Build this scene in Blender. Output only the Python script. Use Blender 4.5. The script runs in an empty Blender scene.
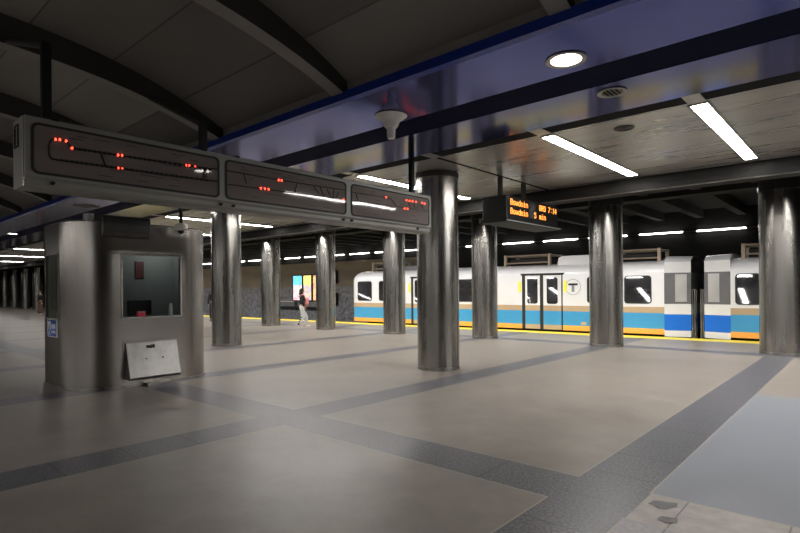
import bpy, bmesh, math, random
from mathutils import Vector, Matrix
random.seed(7)
S = bpy.context.scene
C = S.collection
PI = math.pi

# ------------------------------------------------------------------ camera
T = math.radians(41.6); ROLL = .008; EYE = 1.6; F = 533.0
rt = Vector((math.cos(T), math.sin(T), 0)); fw = Vector((-math.sin(T), math.cos(T), 0)); up = Vector((0, 0, 1))
cx = rt * math.cos(ROLL) - up * math.sin(ROLL)
cy = rt * math.sin(ROLL) + up * math.cos(ROLL)
cam = bpy.data.cameras.new('camera'); co = bpy.data.objects.new('camera', cam); C.objects.link(co)
m = Matrix.Identity(4)
for i in range(3):
    m[i][0] = cx[i]; m[i][1] = cy[i]; m[i][2] = -fw[i]
m[0][3] = 0; m[1][3] = 0; m[2][3] = EYE
co.matrix_world = m
cam.sensor_width = 36; cam.lens = F / 800 * 36; cam.shift_y = 22.5 / 800
cam.clip_start = .05; cam.clip_end = 300
S.camera = co

# ------------------------------------------------------------------ materials
def mat(name, col, rough=.5, metal=0., var=0., vscale=(3, 3, 3), bump=0., bscale=None, emit=0., ecol=None,
        rvar=0., coat=0., ior=None, spec=None, detail=4, nrough=.5):
    M = bpy.data.materials.new(name); M.use_nodes = True
    nt = M.node_tree; b = nt.nodes['Principled BSDF']
    b.inputs['Base Color'].default_value = (*col, 1); b.inputs['Roughness'].default_value = rough
    b.inputs['Metallic'].default_value = metal
    if coat: b.inputs['Coat Weight'].default_value = coat; b.inputs['Coat Roughness'].default_value = .05
    if ior: b.inputs['IOR'].default_value = ior
    if spec is not None: b.inputs['Specular IOR Level'].default_value = spec
    if emit:
        b.inputs['Emission Color'].default_value = (*(ecol or col), 1); b.inputs['Emission Strength'].default_value = emit
    if var or bump or rvar:
        tc = nt.nodes.new('ShaderNodeTexCoord'); oi = nt.nodes.new('ShaderNodeObjectInfo')
        ad = nt.nodes.new('ShaderNodeVectorMath'); ad.operation = 'ADD'
        sc = nt.nodes.new('ShaderNodeVectorMath'); sc.operation = 'SCALE'
        cb = nt.nodes.new('ShaderNodeCombineXYZ')
        for k in range(3): nt.links.new(oi.outputs['Random'], cb.inputs[k])
        nt.links.new(cb.outputs[0], sc.inputs[0]); sc.inputs['Scale'].default_value = 37.
        nt.links.new(tc.outputs['Object'], ad.inputs[0]); nt.links.new(sc.outputs[0], ad.inputs[1])
        def noise(scale, det=detail):
            mp = nt.nodes.new('ShaderNodeMapping'); mp.inputs['Scale'].default_value = scale
            n = nt.nodes.new('ShaderNodeTexNoise'); n.inputs['Scale'].default_value = 1.; n.inputs['Detail'].default_value = det; n.inputs['Roughness'].default_value = nrough
            nt.links.new(ad.outputs[0], mp.inputs['Vector']); nt.links.new(mp.outputs[0], n.inputs['Vector'])
            return n
        if var or rvar:
            n = noise(vscale)
            if var:
                r = nt.nodes.new('ShaderNodeValToRGB')
                r.color_ramp.elements[0].position = .3; r.color_ramp.elements[1].position = .7
                r.color_ramp.elements[0].color = (*[c * (1 - var) for c in col], 1)
                r.color_ramp.elements[1].color = (*[min(1, c * (1 + var)) for c in col], 1)
                nt.links.new(n.outputs['Fac'], r.inputs[0]); nt.links.new(r.outputs[0], b.inputs['Base Color'])
            if rvar:
                mr = nt.nodes.new('ShaderNodeMapRange')
                mr.inputs['From Min'].default_value = .3; mr.inputs['From Max'].default_value = .7
                mr.inputs['To Min'].default_value = rough - rvar; mr.inputs['To Max'].default_value = rough + rvar
                nt.links.new(n.outputs['Fac'], mr.inputs['Value']); nt.links.new(mr.outputs[0], b.inputs['Roughness'])
        if bump:
            n2 = noise(bscale or vscale, 2)
            bp = nt.nodes.new('ShaderNodeBump'); bp.inputs['Strength'].default_value = bump; bp.inputs['Distance'].default_value = .05
            nt.links.new(n2.outputs['Fac'], bp.inputs['Height']); nt.links.new(bp.outputs[0], b.inputs['Normal'])
    return M

def seams(M, axes, width=.012, dark=.45, jitter=None):
    """darken thin joint lines at fixed spacing, on world-aligned object coordinates"""
    nt = M.node_tree; b = nt.nodes['Principled BSDF']
    tc = nt.nodes.new('ShaderNodeTexCoord'); sp = nt.nodes.new('ShaderNodeSeparateXYZ'); nt.links.new(tc.outputs['Object'], sp.inputs[0])
    last = None
    for ax, step, off in axes:
        a = nt.nodes.new('ShaderNodeMath'); a.operation = 'ADD'; a.inputs[1].default_value = off
        d = nt.nodes.new('ShaderNodeMath'); d.operation = 'DIVIDE'; d.inputs[1].default_value = step
        f = nt.nodes.new('ShaderNodeMath'); f.operation = 'FRACT'
        l = nt.nodes.new('ShaderNodeMath'); l.operation = 'LESS_THAN'; l.inputs[1].default_value = width / step
        nt.links.new(sp.outputs[ax], a.inputs[0]); nt.links.new(a.outputs[0], d.inputs[0]); nt.links.new(d.outputs[0], f.inputs[0]); nt.links.new(f.outputs[0], l.inputs[0])
        if last is None: last = l
        else:
            x = nt.nodes.new('ShaderNodeMath'); x.operation = 'MAXIMUM'; nt.links.new(last.outputs[0], x.inputs[0]); nt.links.new(l.outputs[0], x.inputs[1]); last = x
    mx = nt.nodes.new('ShaderNodeMix'); mx.data_type = 'RGBA'; mx.blend_type = 'MULTIPLY'
    mx.inputs[7].default_value = (dark, dark, dark, 1)
    nt.links.new(last.outputs[0], mx.inputs[0])
    bc = b.inputs['Base Color']
    if bc.links: nt.links.new(bc.links[0].from_socket, mx.inputs[6])
    else: mx.inputs[6].default_value = bc.default_value
    nt.links.new(mx.outputs[2], bc)
    return M

def glass(name, tint=(1, 1, 1), refl=.12, rough=.02):
    M = bpy.data.materials.new(name); M.use_nodes = True; nt = M.node_tree
    nt.nodes.remove(nt.nodes['Principled BSDF']); out = nt.nodes['Material Output']
    t = nt.nodes.new('ShaderNodeBsdfTransparent'); t.inputs[0].default_value = (*tint, 1)
    g = nt.nodes.new('ShaderNodeBsdfGlossy'); g.inputs['Roughness'].default_value = rough
    fr = nt.nodes.new('ShaderNodeFresnel'); fr.inputs[0].default_value = 1.5
    mx = nt.nodes.new('ShaderNodeMixShader')
    nt.links.new(fr.outputs[0], mx.inputs[0]); nt.links.new(t.outputs[0], mx.inputs[1]); nt.links.new(g.outputs[0], mx.inputs[2]); nt.links.new(mx.outputs[0], out.inputs[0])
    return M

M = {}
M['concrete'] = mat('concrete_floor', (.24, .213, .184), .38, 0, .24, (1.6, 1.6, 1.6), rvar=.05, detail=10, nrough=.68)
M['granite_a'] = seams(mat('granite_band_a', (.10, .10, .115), .36, 0, .85, (45, 45, 45), rvar=.07, detail=2), [('X', .92, 40.25)], .012, .3)
M['granite_b'] = seams(mat('granite_band_b', (.10, .10, .115), .36, 0, .85, (45, 45, 45), rvar=.07, detail=2), [('Y', .62, 39.4)], .012, .4)
M['bluegrey'] = mat('blue_grey_floor', (.20, .215, .245), .36, 0, .12, (1.2, .5, 1), rvar=.06, detail=6)
M['tile'] = seams(mat('beige_tile', (.36, .32, .29), .42, 0, .15, (8, 8, 8), detail=6), [('X', .62, 40.1)], .012, .5)
M['lilac'] = seams(mat('lilac_tile', (.29, .27, .29), .36, 0, .2, (30, 30, 30)), [('X', .62, 40.1), ('Y', .62, 39.9)], .012, .5)
M['joint'] = mat('pale_joint', (.36, .33, .29), .6)
M['stain'] = mat('stain', (.15, .145, .14), .6, 0, .2, (20, 20, 20))
M['yellow'] = mat('yellow_edge', (1., .78, .07), .55, 0, .08, (3, 3, 3))
M['steel'] = mat('brushed_steel', (.35, .34, .32), .27, 1., .13, (6, 6, .3), bump=.05, bscale=(1.8, 1.8, 2.6), rvar=.03)
M['steel_booth'] = mat('booth_steel', (.34, .32, .30), .25, 1., .1, (1.5, 1.5, .4), detail=2, bump=.012, bscale=(1., 1., 1.8))
M['steel_dull'] = mat('dull_steel', (.36, .35, .33), .36, 1., .25, (6, 6, 2), rvar=.1)
M['steel_hatch'] = mat('hatch_steel', (.24, .235, .225), .38, 1., .3, (4, 4, 3), rvar=.1)
M['steel_dark'] = mat('dark_steel', (.10, .095, .09), .4, .8, .15, (4, 4, 1))
M['black'] = mat('black_metal', (.005, .005, .0055), .6, 0., .1, (4, 4, 4))
M['nearblack'] = mat('near_black_concrete', (.0055, .0052, .005), .95, 0, .4, (1.5, 1.5, 3), bump=.2, bscale=(6, 6, 6))  # almost black base colour for the track ceiling and bare walls
M['fascia'] = mat('grey_beam', (.022, .021, .02), .9, 0, .5, (1.2, 3, 9), bump=.3, bscale=(8, 8, 8))
M['blue'] = mat('blue_gloss', (.085, .105, .36), .12, .95, .06, (2, 2, 2))
M['bluelip'] = mat('blue_lip', (.01, .04, .34), .3, 0, .1, (2, 2, 2))
M['navy'] = mat('navy_groove', (.003, .005, .03), .7, 0, .1, (2, 2, 2), spec=.05)
M['metalceil'] = seams(mat('metal_ceiling', (.47, .455, .435), .30, .6, .14, (.5, 7, 1), rvar=.05), [('Y', .30, 39.9)], .01, .7)
M['gap'] = mat('dark_gap', (.02, .02, .02), .7, 0, .1, (2, 2, 2), spec=.05)
M['vault'] = mat('vault_panel', (.20, .19, .18), .55, 0, .12, (.35, .9, .5), detail=2)
seams(M['vault'], [('Y', .95, 39.95)], .02, .45)
def cells(mm, sx, sy, lo, hi):
    nt = mm.node_tree; b = nt.nodes['Principled BSDF']; bc = b.inputs['Base Color']; src_ = bc.links[0].from_socket
    tc = nt.nodes.new('ShaderNodeTexCoord'); mp = nt.nodes.new('ShaderNodeMapping'); mp.inputs['Scale'].default_value = (1 / sx, 1 / sy, 0); mp.inputs['Location'].default_value = (.7, 39.95 / sy, 0)
    fl = nt.nodes.new('ShaderNodeVectorMath'); fl.operation = 'FLOOR'; wn = nt.nodes.new('ShaderNodeTexWhiteNoise'); mr = nt.nodes.new('ShaderNodeMapRange')
    mr.inputs['To Min'].default_value = lo; mr.inputs['To Max'].default_value = hi
    mx = nt.nodes.new('ShaderNodeVectorMath'); mx.operation = 'SCALE'
    nt.links.new(tc.outputs['Object'], mp.inputs[0]); nt.links.new(mp.outputs[0], fl.inputs[0]); nt.links.new(fl.outputs[0], wn.inputs['Vector']); nt.links.new(wn.outputs['Value'], mr.inputs['Value'])
    nt.links.new(src_, mx.inputs[0]); nt.links.new(mr.outputs[0], mx.inputs['Scale']); nt.links.new(mx.outputs[0], bc)
cells(M['vault'], 2.85, .95, .7, 1.35)
M['rib'] = mat('rib', (.27, .26, .25), .5, 0, .1, (2, 2, 2))  # rib underside, the light it catches painted into a paler colour
M['ribside'] = mat('rib_side', (.045, .044, .043), .6, 0, .1, (2, 2, 2))  # sides of the same ribs, their shade painted into the colour
M['light'] = mat('tube_light', (1, 1, 1), .4, emit=48., ecol=(1., .97, .93), var=.02)
M['light2'] = mat('wall_tube', (1, 1, 1), .4, emit=14., ecol=(1., .96, .9), var=.02)
M['down'] = mat('downlight_lens', (1, 1, 1), .4, emit=20., ecol=(1., .93, .84), var=.02)
M['white'] = mat('white_paint', (.9, .88, .84), .4, 0, .05, (6, 6, 6))
M['signgrey'] = mat('sign_grey', (.30, .30, .275), .42, 0, .08, (2, 2, 2))
M['signend'] = mat('sign_aluminium', (.62, .61, .6), .32, .7, .08, (2, 2, 2))
M['panel'] = mat('sign_panel', (.21, .183, .172), .045, 0, .1, (2, 1.2, 6), bump=.05, bscale=(.5, .9, 1.2))
M['ink'] = mat('map_ink', (.012, .012, .012), .35, 0, .1, (9, 9, 9))
M['faint'] = mat('map_faint', (.045, .04, .04), .35, 0, .1, (9, 9, 9))
M['red'] = mat('red_lamp', (1, .05, .02), .3, emit=6., ecol=(1, .06, .03), var=.02)
M['amber'] = mat('amber_led', (1, .4, .08), .3, emit=2.3, ecol=(1, .33, .06), var=.02)
M['ledface'] = mat('led_face', (.012, .012, .012), .3, 0, .1, (3, 3, 3))
M['ledgrey'] = mat('led_grey', (.06, .06, .06), .4, 0, .1, (3, 3, 3))
M['booth_in'] = mat('booth_interior', (.20, .215, .215), .6, 0, .12, (1, 1, .6))
M['booth_win'] = glass('booth_glass', (.85, .92, .90))
M['panereflect'] = mat('pane_reflection', (.10, .11, .095), .12, 0, .2, (2, 2, .8))  # opaque grey-green painted in place of the reflection on the side glass
M['redbox'] = mat('red_box', (.75, .04, .08), .4, 0, .1, (9, 9, 9), emit=.12)  # slight glow added to the red, the box is no lamp
M['redsign'] = mat('red_notice', (.09, .02, .018), .5, 0, .2, (20, 20, 20))
M['rubber'] = mat('rubber', (.02, .02, .02), .6, 0, .1, (9, 9, 9))
M['stickblue'] = mat('sticker_blue', (.03, .13, .5), .4, 0, .06, (9, 9, 9))
M['stickwhite'] = mat('sticker_white', (.72, .74, .78), .4, 0, .04, (9, 9, 9))
M['tr_white'] = mat('train_white', (.74, .74, .755), .3, 0, .04, (1, 1, 1), coat=.3)
M['tr_blue'] = mat('train_blue', (.055, .30, .58), .35, 0, .05, (1, 1, 1), coat=.2)
M['tr_tan'] = mat('train_tan', (.46, .34, .22), .4, 0, .06, (1, 1, 1))
M['tr_orange'] = mat('train_orange', (.88, .40, .08), .4, 0, .06, (1, 1, 1))
M['tr_deepblue'] = mat('train_deep_blue', (.01, .16, .68), .35, 0, .05, (1, 1, 1))
M['tr_glass'] = mat('train_glass', (.03, .03, .033), .04, 0, .5, (1.2, 1.2, 1.2), spec=.9)
def lean(mm, a):      # tilts shading normals only, so upright panes mirror the ceiling strips
    nt = mm.node_tree; g = nt.nodes.new('ShaderNodeNewGeometry'); v = nt.nodes.new('ShaderNodeVectorMath'); v.operation = 'ADD'; v.inputs[1].default_value = (0, 0, a)
    n = nt.nodes.new('ShaderNodeVectorMath'); n.operation = 'NORMALIZE'
    nt.links.new(g.outputs['Normal'], v.inputs[0]); nt.links.new(v.outputs[0], n.inputs[0]); nt.links.new(n.outputs[0], nt.nodes['Principled BSDF'].inputs['Normal'])
lean(M['tr_glass'], .15)
M['tr_grey'] = mat('train_grey', (.16, .16, .17), .4, .2, .1, (2, 2, 2))
M['tr_under'] = mat('train_under', (.015, .014, .013), .7, 0, .2, (4, 4, 4))
M['tr_yellow'] = mat('train_yellow', (.85, .80, .08), .4, 0, .04, (9, 9, 9))
M['badge_ring'] = mat('badge_ring', (.42, .43, .47), .4, 0, .05, (9, 9, 9))
M['badge_stem'] = mat('badge_stem', (.25, .25, .28), .4, 0, .05, (9, 9, 9))
M['rail'] = mat('roof_rail', (.34, .27, .2), .45, .2, .1, (4, 4, 4))
M['mosaic'] = mat('wall_mosaic', (.15, .15, .165), .5, 0, .55, (5, 5, 5), detail=8)
M['beigewall'] = mat('beige_wall', (.16, .13, .095), .65, 0, .2, (.6, .6, 3))
M['track'] = mat('track_bed', (.02, .019, .018), .9, 0, .4, (5, 5, 5))
M['housing'] = mat('tube_housing', (.2, .15, .09), .5, 0, .1, (3, 3, 3))
M['skin'] = mat('skin', (.5, .3, .22), .5, 0, .05, (20, 20, 20))
M['hair'] = mat('hair', (.01, .008, .008), .45, 0, .3, (60, 60, 8))
M['clothblack'] = mat('black_cloth', (.012, .012, .014), .8, 0, .3, (20, 20, 20))
M['clothwhite'] = mat('pale_cloth', (.62, .62, .6), .8, 0, .1, (20, 20, 20))
M['clothbrown'] = mat('brown_cloth', (.14, .09, .07), .8, 0, .2, (20, 20, 20))
M['pink'] = mat('pink_cloth', (.75, .3, .3), .7, 0, .15, (20, 20, 20))
M['shoe'] = mat('white_shoe', (.7, .68, .66), .6, 0, .05, (20, 20, 20))
M['green'] = mat('green_lamp', (.05, 1, .2), .3, emit=5., ecol=(.08, 1, .25), var=.02)
def splash(name, cols, emit=1.1, scale=(2.3, 2.3, 2.6)):
    mm = mat(name, cols[0], .3); nt = mm.node_tree; b = nt.nodes['Principled BSDF']
    tc = nt.nodes.new('ShaderNodeTexCoord'); mp = nt.nodes.new('ShaderNodeMapping'); mp.inputs['Scale'].default_value = scale
    n = nt.nodes.new('ShaderNodeTexNoise'); n.inputs['Scale'].default_value = 1.6; n.inputs['Detail'].default_value = 5
    r = nt.nodes.new('ShaderNodeValToRGB'); cr = r.color_ramp
    while len(cr.elements) < len(cols): cr.elements.new(.5)
    for i, c in enumerate(cols):
        cr.elements[i].position = .32 + .36 * i / max(1, len(cols) - 1); cr.elements[i].color = (*c, 1)
    nt.links.new(tc.outputs['Object'], mp.inputs[0]); nt.links.new(mp.outputs[0], n.inputs['Vector'])
    nt.links.new(n.outputs['Fac'], r.inputs[0]); nt.links.new(r.outputs[0], b.inputs['Base Color']); nt.links.new(r.outputs[0], b.inputs['Emission Color'])
    b.inputs['Emission Strength'].default_value = emit
    return mm
M['ad_cyan'] = splash('poster_cyan', [(.1, .55, .9), (.25, .7, .95)])
M['ad_pink'] = splash('poster_pink', [(.85, .75, .8), (.7, .25, .4), (.9, .85, .7), (.5, .3, .6)])
M['ad_yellow'] = splash('poster_yellow', [(.95, .75, .08), (.95, .85, .3), (.9, .6, .1)])
M['ad_mix'] = splash('poster_mix', [(.75, .4, .5), (.9, .7, .2), (.35, .3, .55), (.85, .8, .8)])
M['ad_orange'] = splash('poster_orange', [(.8, .2, .15), (.9, .65, .3), (.5, .15, .3)])

# ------------------------------------------------------------------ mesh builder
class MB:
    def __init__(s): s.v = []; s.f = []; s.m = []
    def add(s, vs, fs, mi=0):
        o = len(s.v); s.v += [tuple(v) for v in vs]; s.f += [tuple(i + o for i in f) for f in fs]; s.m += [mi] * len(fs); return s
    def box(s, a, b, mi=0):
        x0, y0, z0 = a; x1, y1, z1 = b
        return s.add([(x0, y0, z0), (x1, y0, z0), (x1, y1, z0), (x0, y1, z0), (x0, y0, z1), (x1, y0, z1), (x1, y1, z1), (x0, y1, z1)],
                     [(3, 2, 1, 0), (4, 5, 6, 7), (0, 1, 5, 4), (1, 2, 6, 5), (2, 3, 7, 6), (3, 0, 4, 7)], mi)
    def prism(s, poly, ax, a, b, mi=0):
        """extrude 2D polygon along axis ax (0,1,2) from a to b; poly coords are the other two axes in order"""
        def p(q, t):
            l = list(q); l.insert(ax, t); return l
        n = len(poly)
        vs = [p(q, a) for q in poly] + [p(q, b) for q in poly]
        fs = [tuple(range(n)), tuple(range(2 * n - 1, n - 1, -1))] + [(i, (i + 1) % n, n + (i + 1) % n, n + i) for i in range(n)]
        return s.add(vs, fs, mi)
    def lathe(s, prof, n=32, c=(0, 0, 0), mi=0):
        vs = []; fs = []
        for r, z in prof:
            for k in range(n):
                a = 2 * PI * k / n; vs.append((c[0] + r * math.cos(a), c[1] + r * math.sin(a), c[2] + z))
        for i in range(len(prof) - 1):
            for k in range(n):
                fs.append((i * n + k, i * n + (k + 1) % n, (i + 1) * n + (k + 1) % n, (i + 1) * n + k))
        fs.append(tuple(range(n - 1, -1, -1))); fs.append(tuple((len(prof) - 1) * n + k for k in range(n)))
        return s.add(vs, fs, mi)
    def tube(s, a, b, r, n=10, r2=None, mi=0):
        a = Vector(a); b = Vector(b); d = (b - a).normalized(); r2 = r if r2 is None else r2
        u = d.orthogonal().normalized(); w = d.cross(u)
        vs = [a + u * math.cos(2 * PI * k / n) * r + w * math.sin(2 * PI * k / n) * r for k in range(n)]
        vs += [b + u * math.cos(2 * PI * k / n) * r2 + w * math.sin(2 * PI * k / n) * r2 for k in range(n)]
        fs = [(k, (k + 1) % n, n + (k + 1) % n, n + k) for k in range(n)] + [tuple(range(n - 1, -1, -1)), tuple(range(n, 2 * n))]
        return s.add(vs, fs, mi)
    def ball(s, c, r, n=12, mi=0):
        rx, ry, rz = r if isinstance(r, tuple) else (r, r, r)
        vs = []; fs = []; h = n // 2
        for i in range(h + 1):
            t = PI * i / h
            for k in range(n):
                a = 2 * PI * k / n; vs.append((c[0] + rx * math.sin(t) * math.cos(a), c[1] + ry * math.sin(t) * math.sin(a), c[2] + rz * math.cos(t)))
        for i in range(h):
            for k in range(n): fs.append((i * n + k, (i + 1) * n + k, (i + 1) * n + (k + 1) % n, i * n + (k + 1) % n))
        return s.add(vs, fs, mi)
    def build(s, name, mats, parent=None, smooth=False, bevel=0., loc=None):
        me = bpy.data.meshes.new(name); me.from_pydata(s.v, [], s.f)
        mats = mats if isinstance(mats, (list, tuple)) else [mats]
        for q in mats: me.materials.append(q)
        me.polygons.foreach_set('material_index', s.m)
        bm = bmesh.new(); bm.from_mesh(me)
        bmesh.ops.remove_doubles(bm, verts=bm.verts, dist=1e-5)
        bmesh.ops.recalc_face_normals(bm, faces=bm.faces)
        if bevel: bmesh.ops.bevel(bm, geom=[e for e in bm.edges if len(e.link_faces) == 2 and e.calc_face_angle(0) > .5], offset=bevel, segments=2, affect='EDGES', profile=.5)
        bm.to_mesh(me); bm.free()
        o = bpy.data.objects.new(name, me); C.objects.link(o)
        if smooth:
            me.shade_smooth(); me.set_sharp_from_angle(angle=math.radians(35))
        if loc: o.location = loc
        if parent is not None: o.parent = parent
        return o

def tag(o, label, cat, group=None, kind=None):
    o['label'] = label; o['category'] = cat
    if group: o['group'] = group
    if kind: o['kind'] = kind
    return o
def thing(name, label, cat, loc=(0, 0, 0), rz=0., group=None):
    o = bpy.data.objects.new(name, None); C.objects.link(o); o.location = loc; o.rotation_euler = (0, 0, rz)
    o.empty_display_size = .2
    return tag(o, label, cat, group)
def struct(o): o['kind'] = 'structure'; return o
def copy_tree(o, parent=None, **kw):
    c = o.copy(); C.objects.link(c)
    if parent is not None: c.parent = parent
    for ch in [x for x in list(C.objects) if x.parent == o]: copy_tree(ch, c)
    return c
def rrect(w, h, r, n=5, cx=0, cy=0):
    pts = []
    for (sx, sy, a0) in ((1, 1, 0), (-1, 1, 90), (-1, -1, 180), (1, -1, 270)):
        for k in range(n + 1):
            a = math.radians(a0 + 90 * k / n)
            pts.append((cx + sx * (w / 2 - r) + r * math.cos(a), cy + sy * (h / 2 - r) + r * math.sin(a)))
    return pts
def frame_mb(mb, ax, a, b, w, h, r, t, cx, cy, mi=0, n=5):
    """ring: outer rounded rectangle minus inner, extruded along ax"""
    o = rrect(w, h, r, n, cx, cy); i = rrect(w - 2 * t, h - 2 * t, max(.001, r - t * .6), n, cx, cy); k = len(o)
    def p(q, s):
        l = list(q); l.insert(ax, s); return l
    vs = [p(q, a) for q in o] + [p(q, a) for q in i] + [p(q, b) for q in o] + [p(q, b) for q in i]
    fs = []
    for j in range(k):
        l = (j + 1) % k
        fs += [(j, l, k + l, k + j), (2 * k + j, 2 * k + l, 3 * k + l, 3 * k + j), (j, l, 2 * k + l, 2 * k + j), (k + j, k + l, 3 * k + l, 3 * k + j)]
    return mb.add(vs, fs, mi)
def ray(px, py):
    p = (px - 400) / F; q = (289 - py) / F
    a = p * math.cos(ROLL) + q * math.sin(ROLL); d = -p * math.sin(ROLL) + q * math.cos(ROLL)
    return Vector((-math.sin(T) + a * math.cos(T), math.cos(T) + a * math.sin(T), d))
def on_x(px, py, X): r = ray(px, py); k = X / r.x; return (r.y * k, EYE + r.z * k)     # survey of the sign face
def on_z(px, py, z): r = ray(px, py); k = (z - EYE) / r.z; return (r.x * k, r.y * k)

# far side (platform edge, train, far wall) runs at a slight angle to the hall
PH = math.radians(2.0); PX, PY = -2.4, 18.45
def tk(u, w, z=0.): return (PX + u * math.cos(PH) - w * math.sin(PH), PY + u * math.sin(PH) + w * math.cos(PH), z)
XL, XR = -72., 9.

# ------------------------------------------------------------------ floor
bx = [-1.59 - 3.93 * k for k in range(-2, 18)]
xc = [XL, XR]
for c in bx: xc += [c - .28, c + .28, c - .294, c + .294]
xc = sorted({round(x, 4) for x in xc if XL <= x <= XR})
ys = [-13., -4.385, -4.37, -3.8, -3.785, 3.785, 3.8, 4.37, 4.385, 9.40, 14.6, 15.17]
f = MB()
mats = [M['concrete'], M['granite_a'], M['granite_b'], M['bluegrey'], M['tile'], M['lilac'], M['joint']]
def isB(x): return any(abs(x - c) < .28 for c in bx)
def isBj(x): return any(abs(x - c) < .294 for c in bx)
for i in range(len(xc) - 1):
    x0, x1 = xc[i], xc[i + 1]; xm = (x0 + x1) / 2
    for j in range(len(ys)):
        y0 = ys[j]
        y1 = ys[j + 1] if j + 1 < len(ys) else None
        ym = (y0 + y1) / 2 if y1 else 99
        A = 3.8 < ym < 4.37 or -4.37 < ym < -3.8 or 14.6 < ym < 15.17
        Aj = 3.785 < ym < 4.385 or -4.385 < ym < -3.785
        right = xm > -1.28
        if right and 3.8 < ym < 4.37: mi = 4
        elif isB(xm): mi = 2
        elif A: mi = 1
        elif Aj or isBj(xm): mi = 6
        elif right and xm < 2 and 4.386 < ym < 9.4: mi = 3
        elif right and xm < 2 and -1 < ym < 3.785: mi = 5
        else: mi = 0
        if y1 is None:
            e0 = PY - .8 + math.tan(PH) * (x0 - PX); e1 = PY - .8 + math.tan(PH) * (x1 - PX)
            f.add([(x0, y0, 0), (x1, y0, 0), (x1, e1, 0), (x0, e0, 0)], [(0, 1, 2, 3)], mi)
        else:
            f.add([(x0, y0, 0), (x1, y0, 0), (x1, y1, 0), (x0, y1, 0)], [(0, 1, 2, 3)], mi)
struct(f.build('floor', mats))
uL, uR = XL - PX, XR - PX
e = MB()
e.add([tk(uL, -.8), tk(uR, -.8), tk(uR, 0), tk(uL, 0), tk(uL, 0, -.25), tk(uR, 0, -.25)], [(0, 1, 2, 3), (3, 2, 5, 4)])
struct(e.build('trim_1', M['yellow']))                      # yellow platform edge
e = MB(); e.add([tk(uL, 0.02, -.25), tk(uR, 0.02, -.25), tk(uR, .02, -1.2), tk(uL, .02, -1.2), tk(uL, 3.4, -1.2), tk(uR, 3.4, -1.2)], [(0, 1, 2, 3), (3, 2, 5, 4)])
struct(e.build('floor_track', M['track']))
e = MB()
for (px, py, a, b) in ((664, 504.5, .10, .07), (668, 519.5, .065, .05)):
    x, y = on_z(px, py, .003)
    e.add([(*(Vector((x, y)) + rt.xy * a * math.cos(t) * (1 + .15 * math.sin(5 * t)) + fw.xy * b * math.sin(t) * (1 + .2 * math.cos(3 * t))), .003) for t in [2 * PI * k / 40 for k in range(40)]], [tuple(range(40))])
struct(e.build('trim_2', M['stain']))

# ------------------------------------------------------------------ walls
w = MB()
def wl(z0, z1, mi, u0=uL, u1=uR): w.add([tk(u0, 3.4, z0), tk(u1, 3.4, z0), tk(u1, 3.4, z1), tk(u0, 3.4, z1)], [(0, 1, 2, 3)], mi)
wl(-1.2, 1.78, 0, uL, -15.); wl(1.78, 3.25, 1, uL, -15.); wl(3.25, 4.4, 2); wl(-1.2, 3.25, 2, -15., uR)
struct(w.build('wall_back', [M['mosaic'], M['beigewall'], M['nearblack']]))
struct(MB().add([(XL, -13, 0), (XL, 22, 0), (XL, 22, 5), (XL, -13, 5)], [(0, 1, 2, 3)]).build('wall_left', M['nearblack']))
struct(MB().add([(XR, -13, 0), (XR, 22.5, 0), (XR, 22.5, 5), (XR, -13, 5)], [(0, 1, 2, 3)]).build('wall_right', M['nearblack']))
struct(MB().add([(XL, -13, 0), (XR, -13, 0), (XR, -13, 5), (XL, -13, 5)], [(0, 1, 2, 3)]).build('wall_front', M['fascia']))

# ------------------------------------------------------------------ ceilings
ZC = 3.9
for sgn, nm in ((1, 'ceiling_track_side'), (-1, 'ceiling_opposite')):
    def q(y0, y1, z, mb, mi): mb.add([(XL, sgn * y0, z), (XR, sgn * y0, z), (XR, sgn * y1, z), (XL, sgn * y1, z)], [(0, 1, 2, 3)], mi)
    c = MB()
    # metal ceiling with a dark joint at X = -5.71 and the same joint every 11.8 m
    xs = [XR] + [-5.71 - 10.25 * k for k in range(0, 7)] + [XL]
    xs = sorted(x for x in xs if XL <= x <= XR)
    for i in range(len(xs) - 1):
        a, b = xs[i] + .04, xs[i + 1] - .04
        c.add([(a, sgn * 7.42, ZC), (b, sgn * 7.42, ZC), (b, sgn * 11.7, ZC), (a, sgn * 11.7, ZC)], [(0, 1, 2, 3)])
    struct(c.build(nm, M['metalceil']))
    c = MB()
    c.box((XL, min(sgn * 7.15, sgn * 11.75), ZC + .006), (XR, max(sgn * 7.15, sgn * 11.75), ZC + .05))
    struct(c.build('trim_3', M['gap']))
    # blue soffit: lip, glossy panel, groove, glossy panel
    c = MB()
    ya, yb = sorted((sgn * 4.45, sgn * 5.5)); c.box((XL, ya, ZC), (XR, yb, ZC + .05), 0)
    ya, yb = sorted((sgn * 6.07, sgn * 7.12)); c.box((XL, ya, ZC), (XR, yb, ZC + .05), 0)
    ya, yb = sorted((sgn * 5.5, sgn * 6.07)); c.box((XL, ya, ZC + .008), (XR, yb, ZC + .05), 1)
    ya, yb = sorted((sgn * 4.35, sgn * 4.45)); c.box((XL, ya, ZC - .02), (XR, yb, ZC + .08), 2)
    struct(c.build('trim_4', [M['blue'], M['navy'], M['bluelip']]))
    c = MB(); ya, yb = sorted((sgn * 4.42, sgn * 4.5)); c.box((XL, ya, ZC + .08), (XR, yb, 4.6))
    struct(c.build('trim_5', M['rib']))
# tabs across the dark gap at the light heads
LX = [-1.63, -3.67, -7.75, -9.9, -12.05, -14.2, -16.3, -20.5, -22.6, -27., -34., -41., -48.5, -56., -64.]
c = MB()
for x in LX[:12] + [-5.71]: c.box((x - .1, 7.1, ZC - .003), (x + .1, 7.44, ZC + .05))
struct(c.build('trim_6', M['metalceil']))
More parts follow.
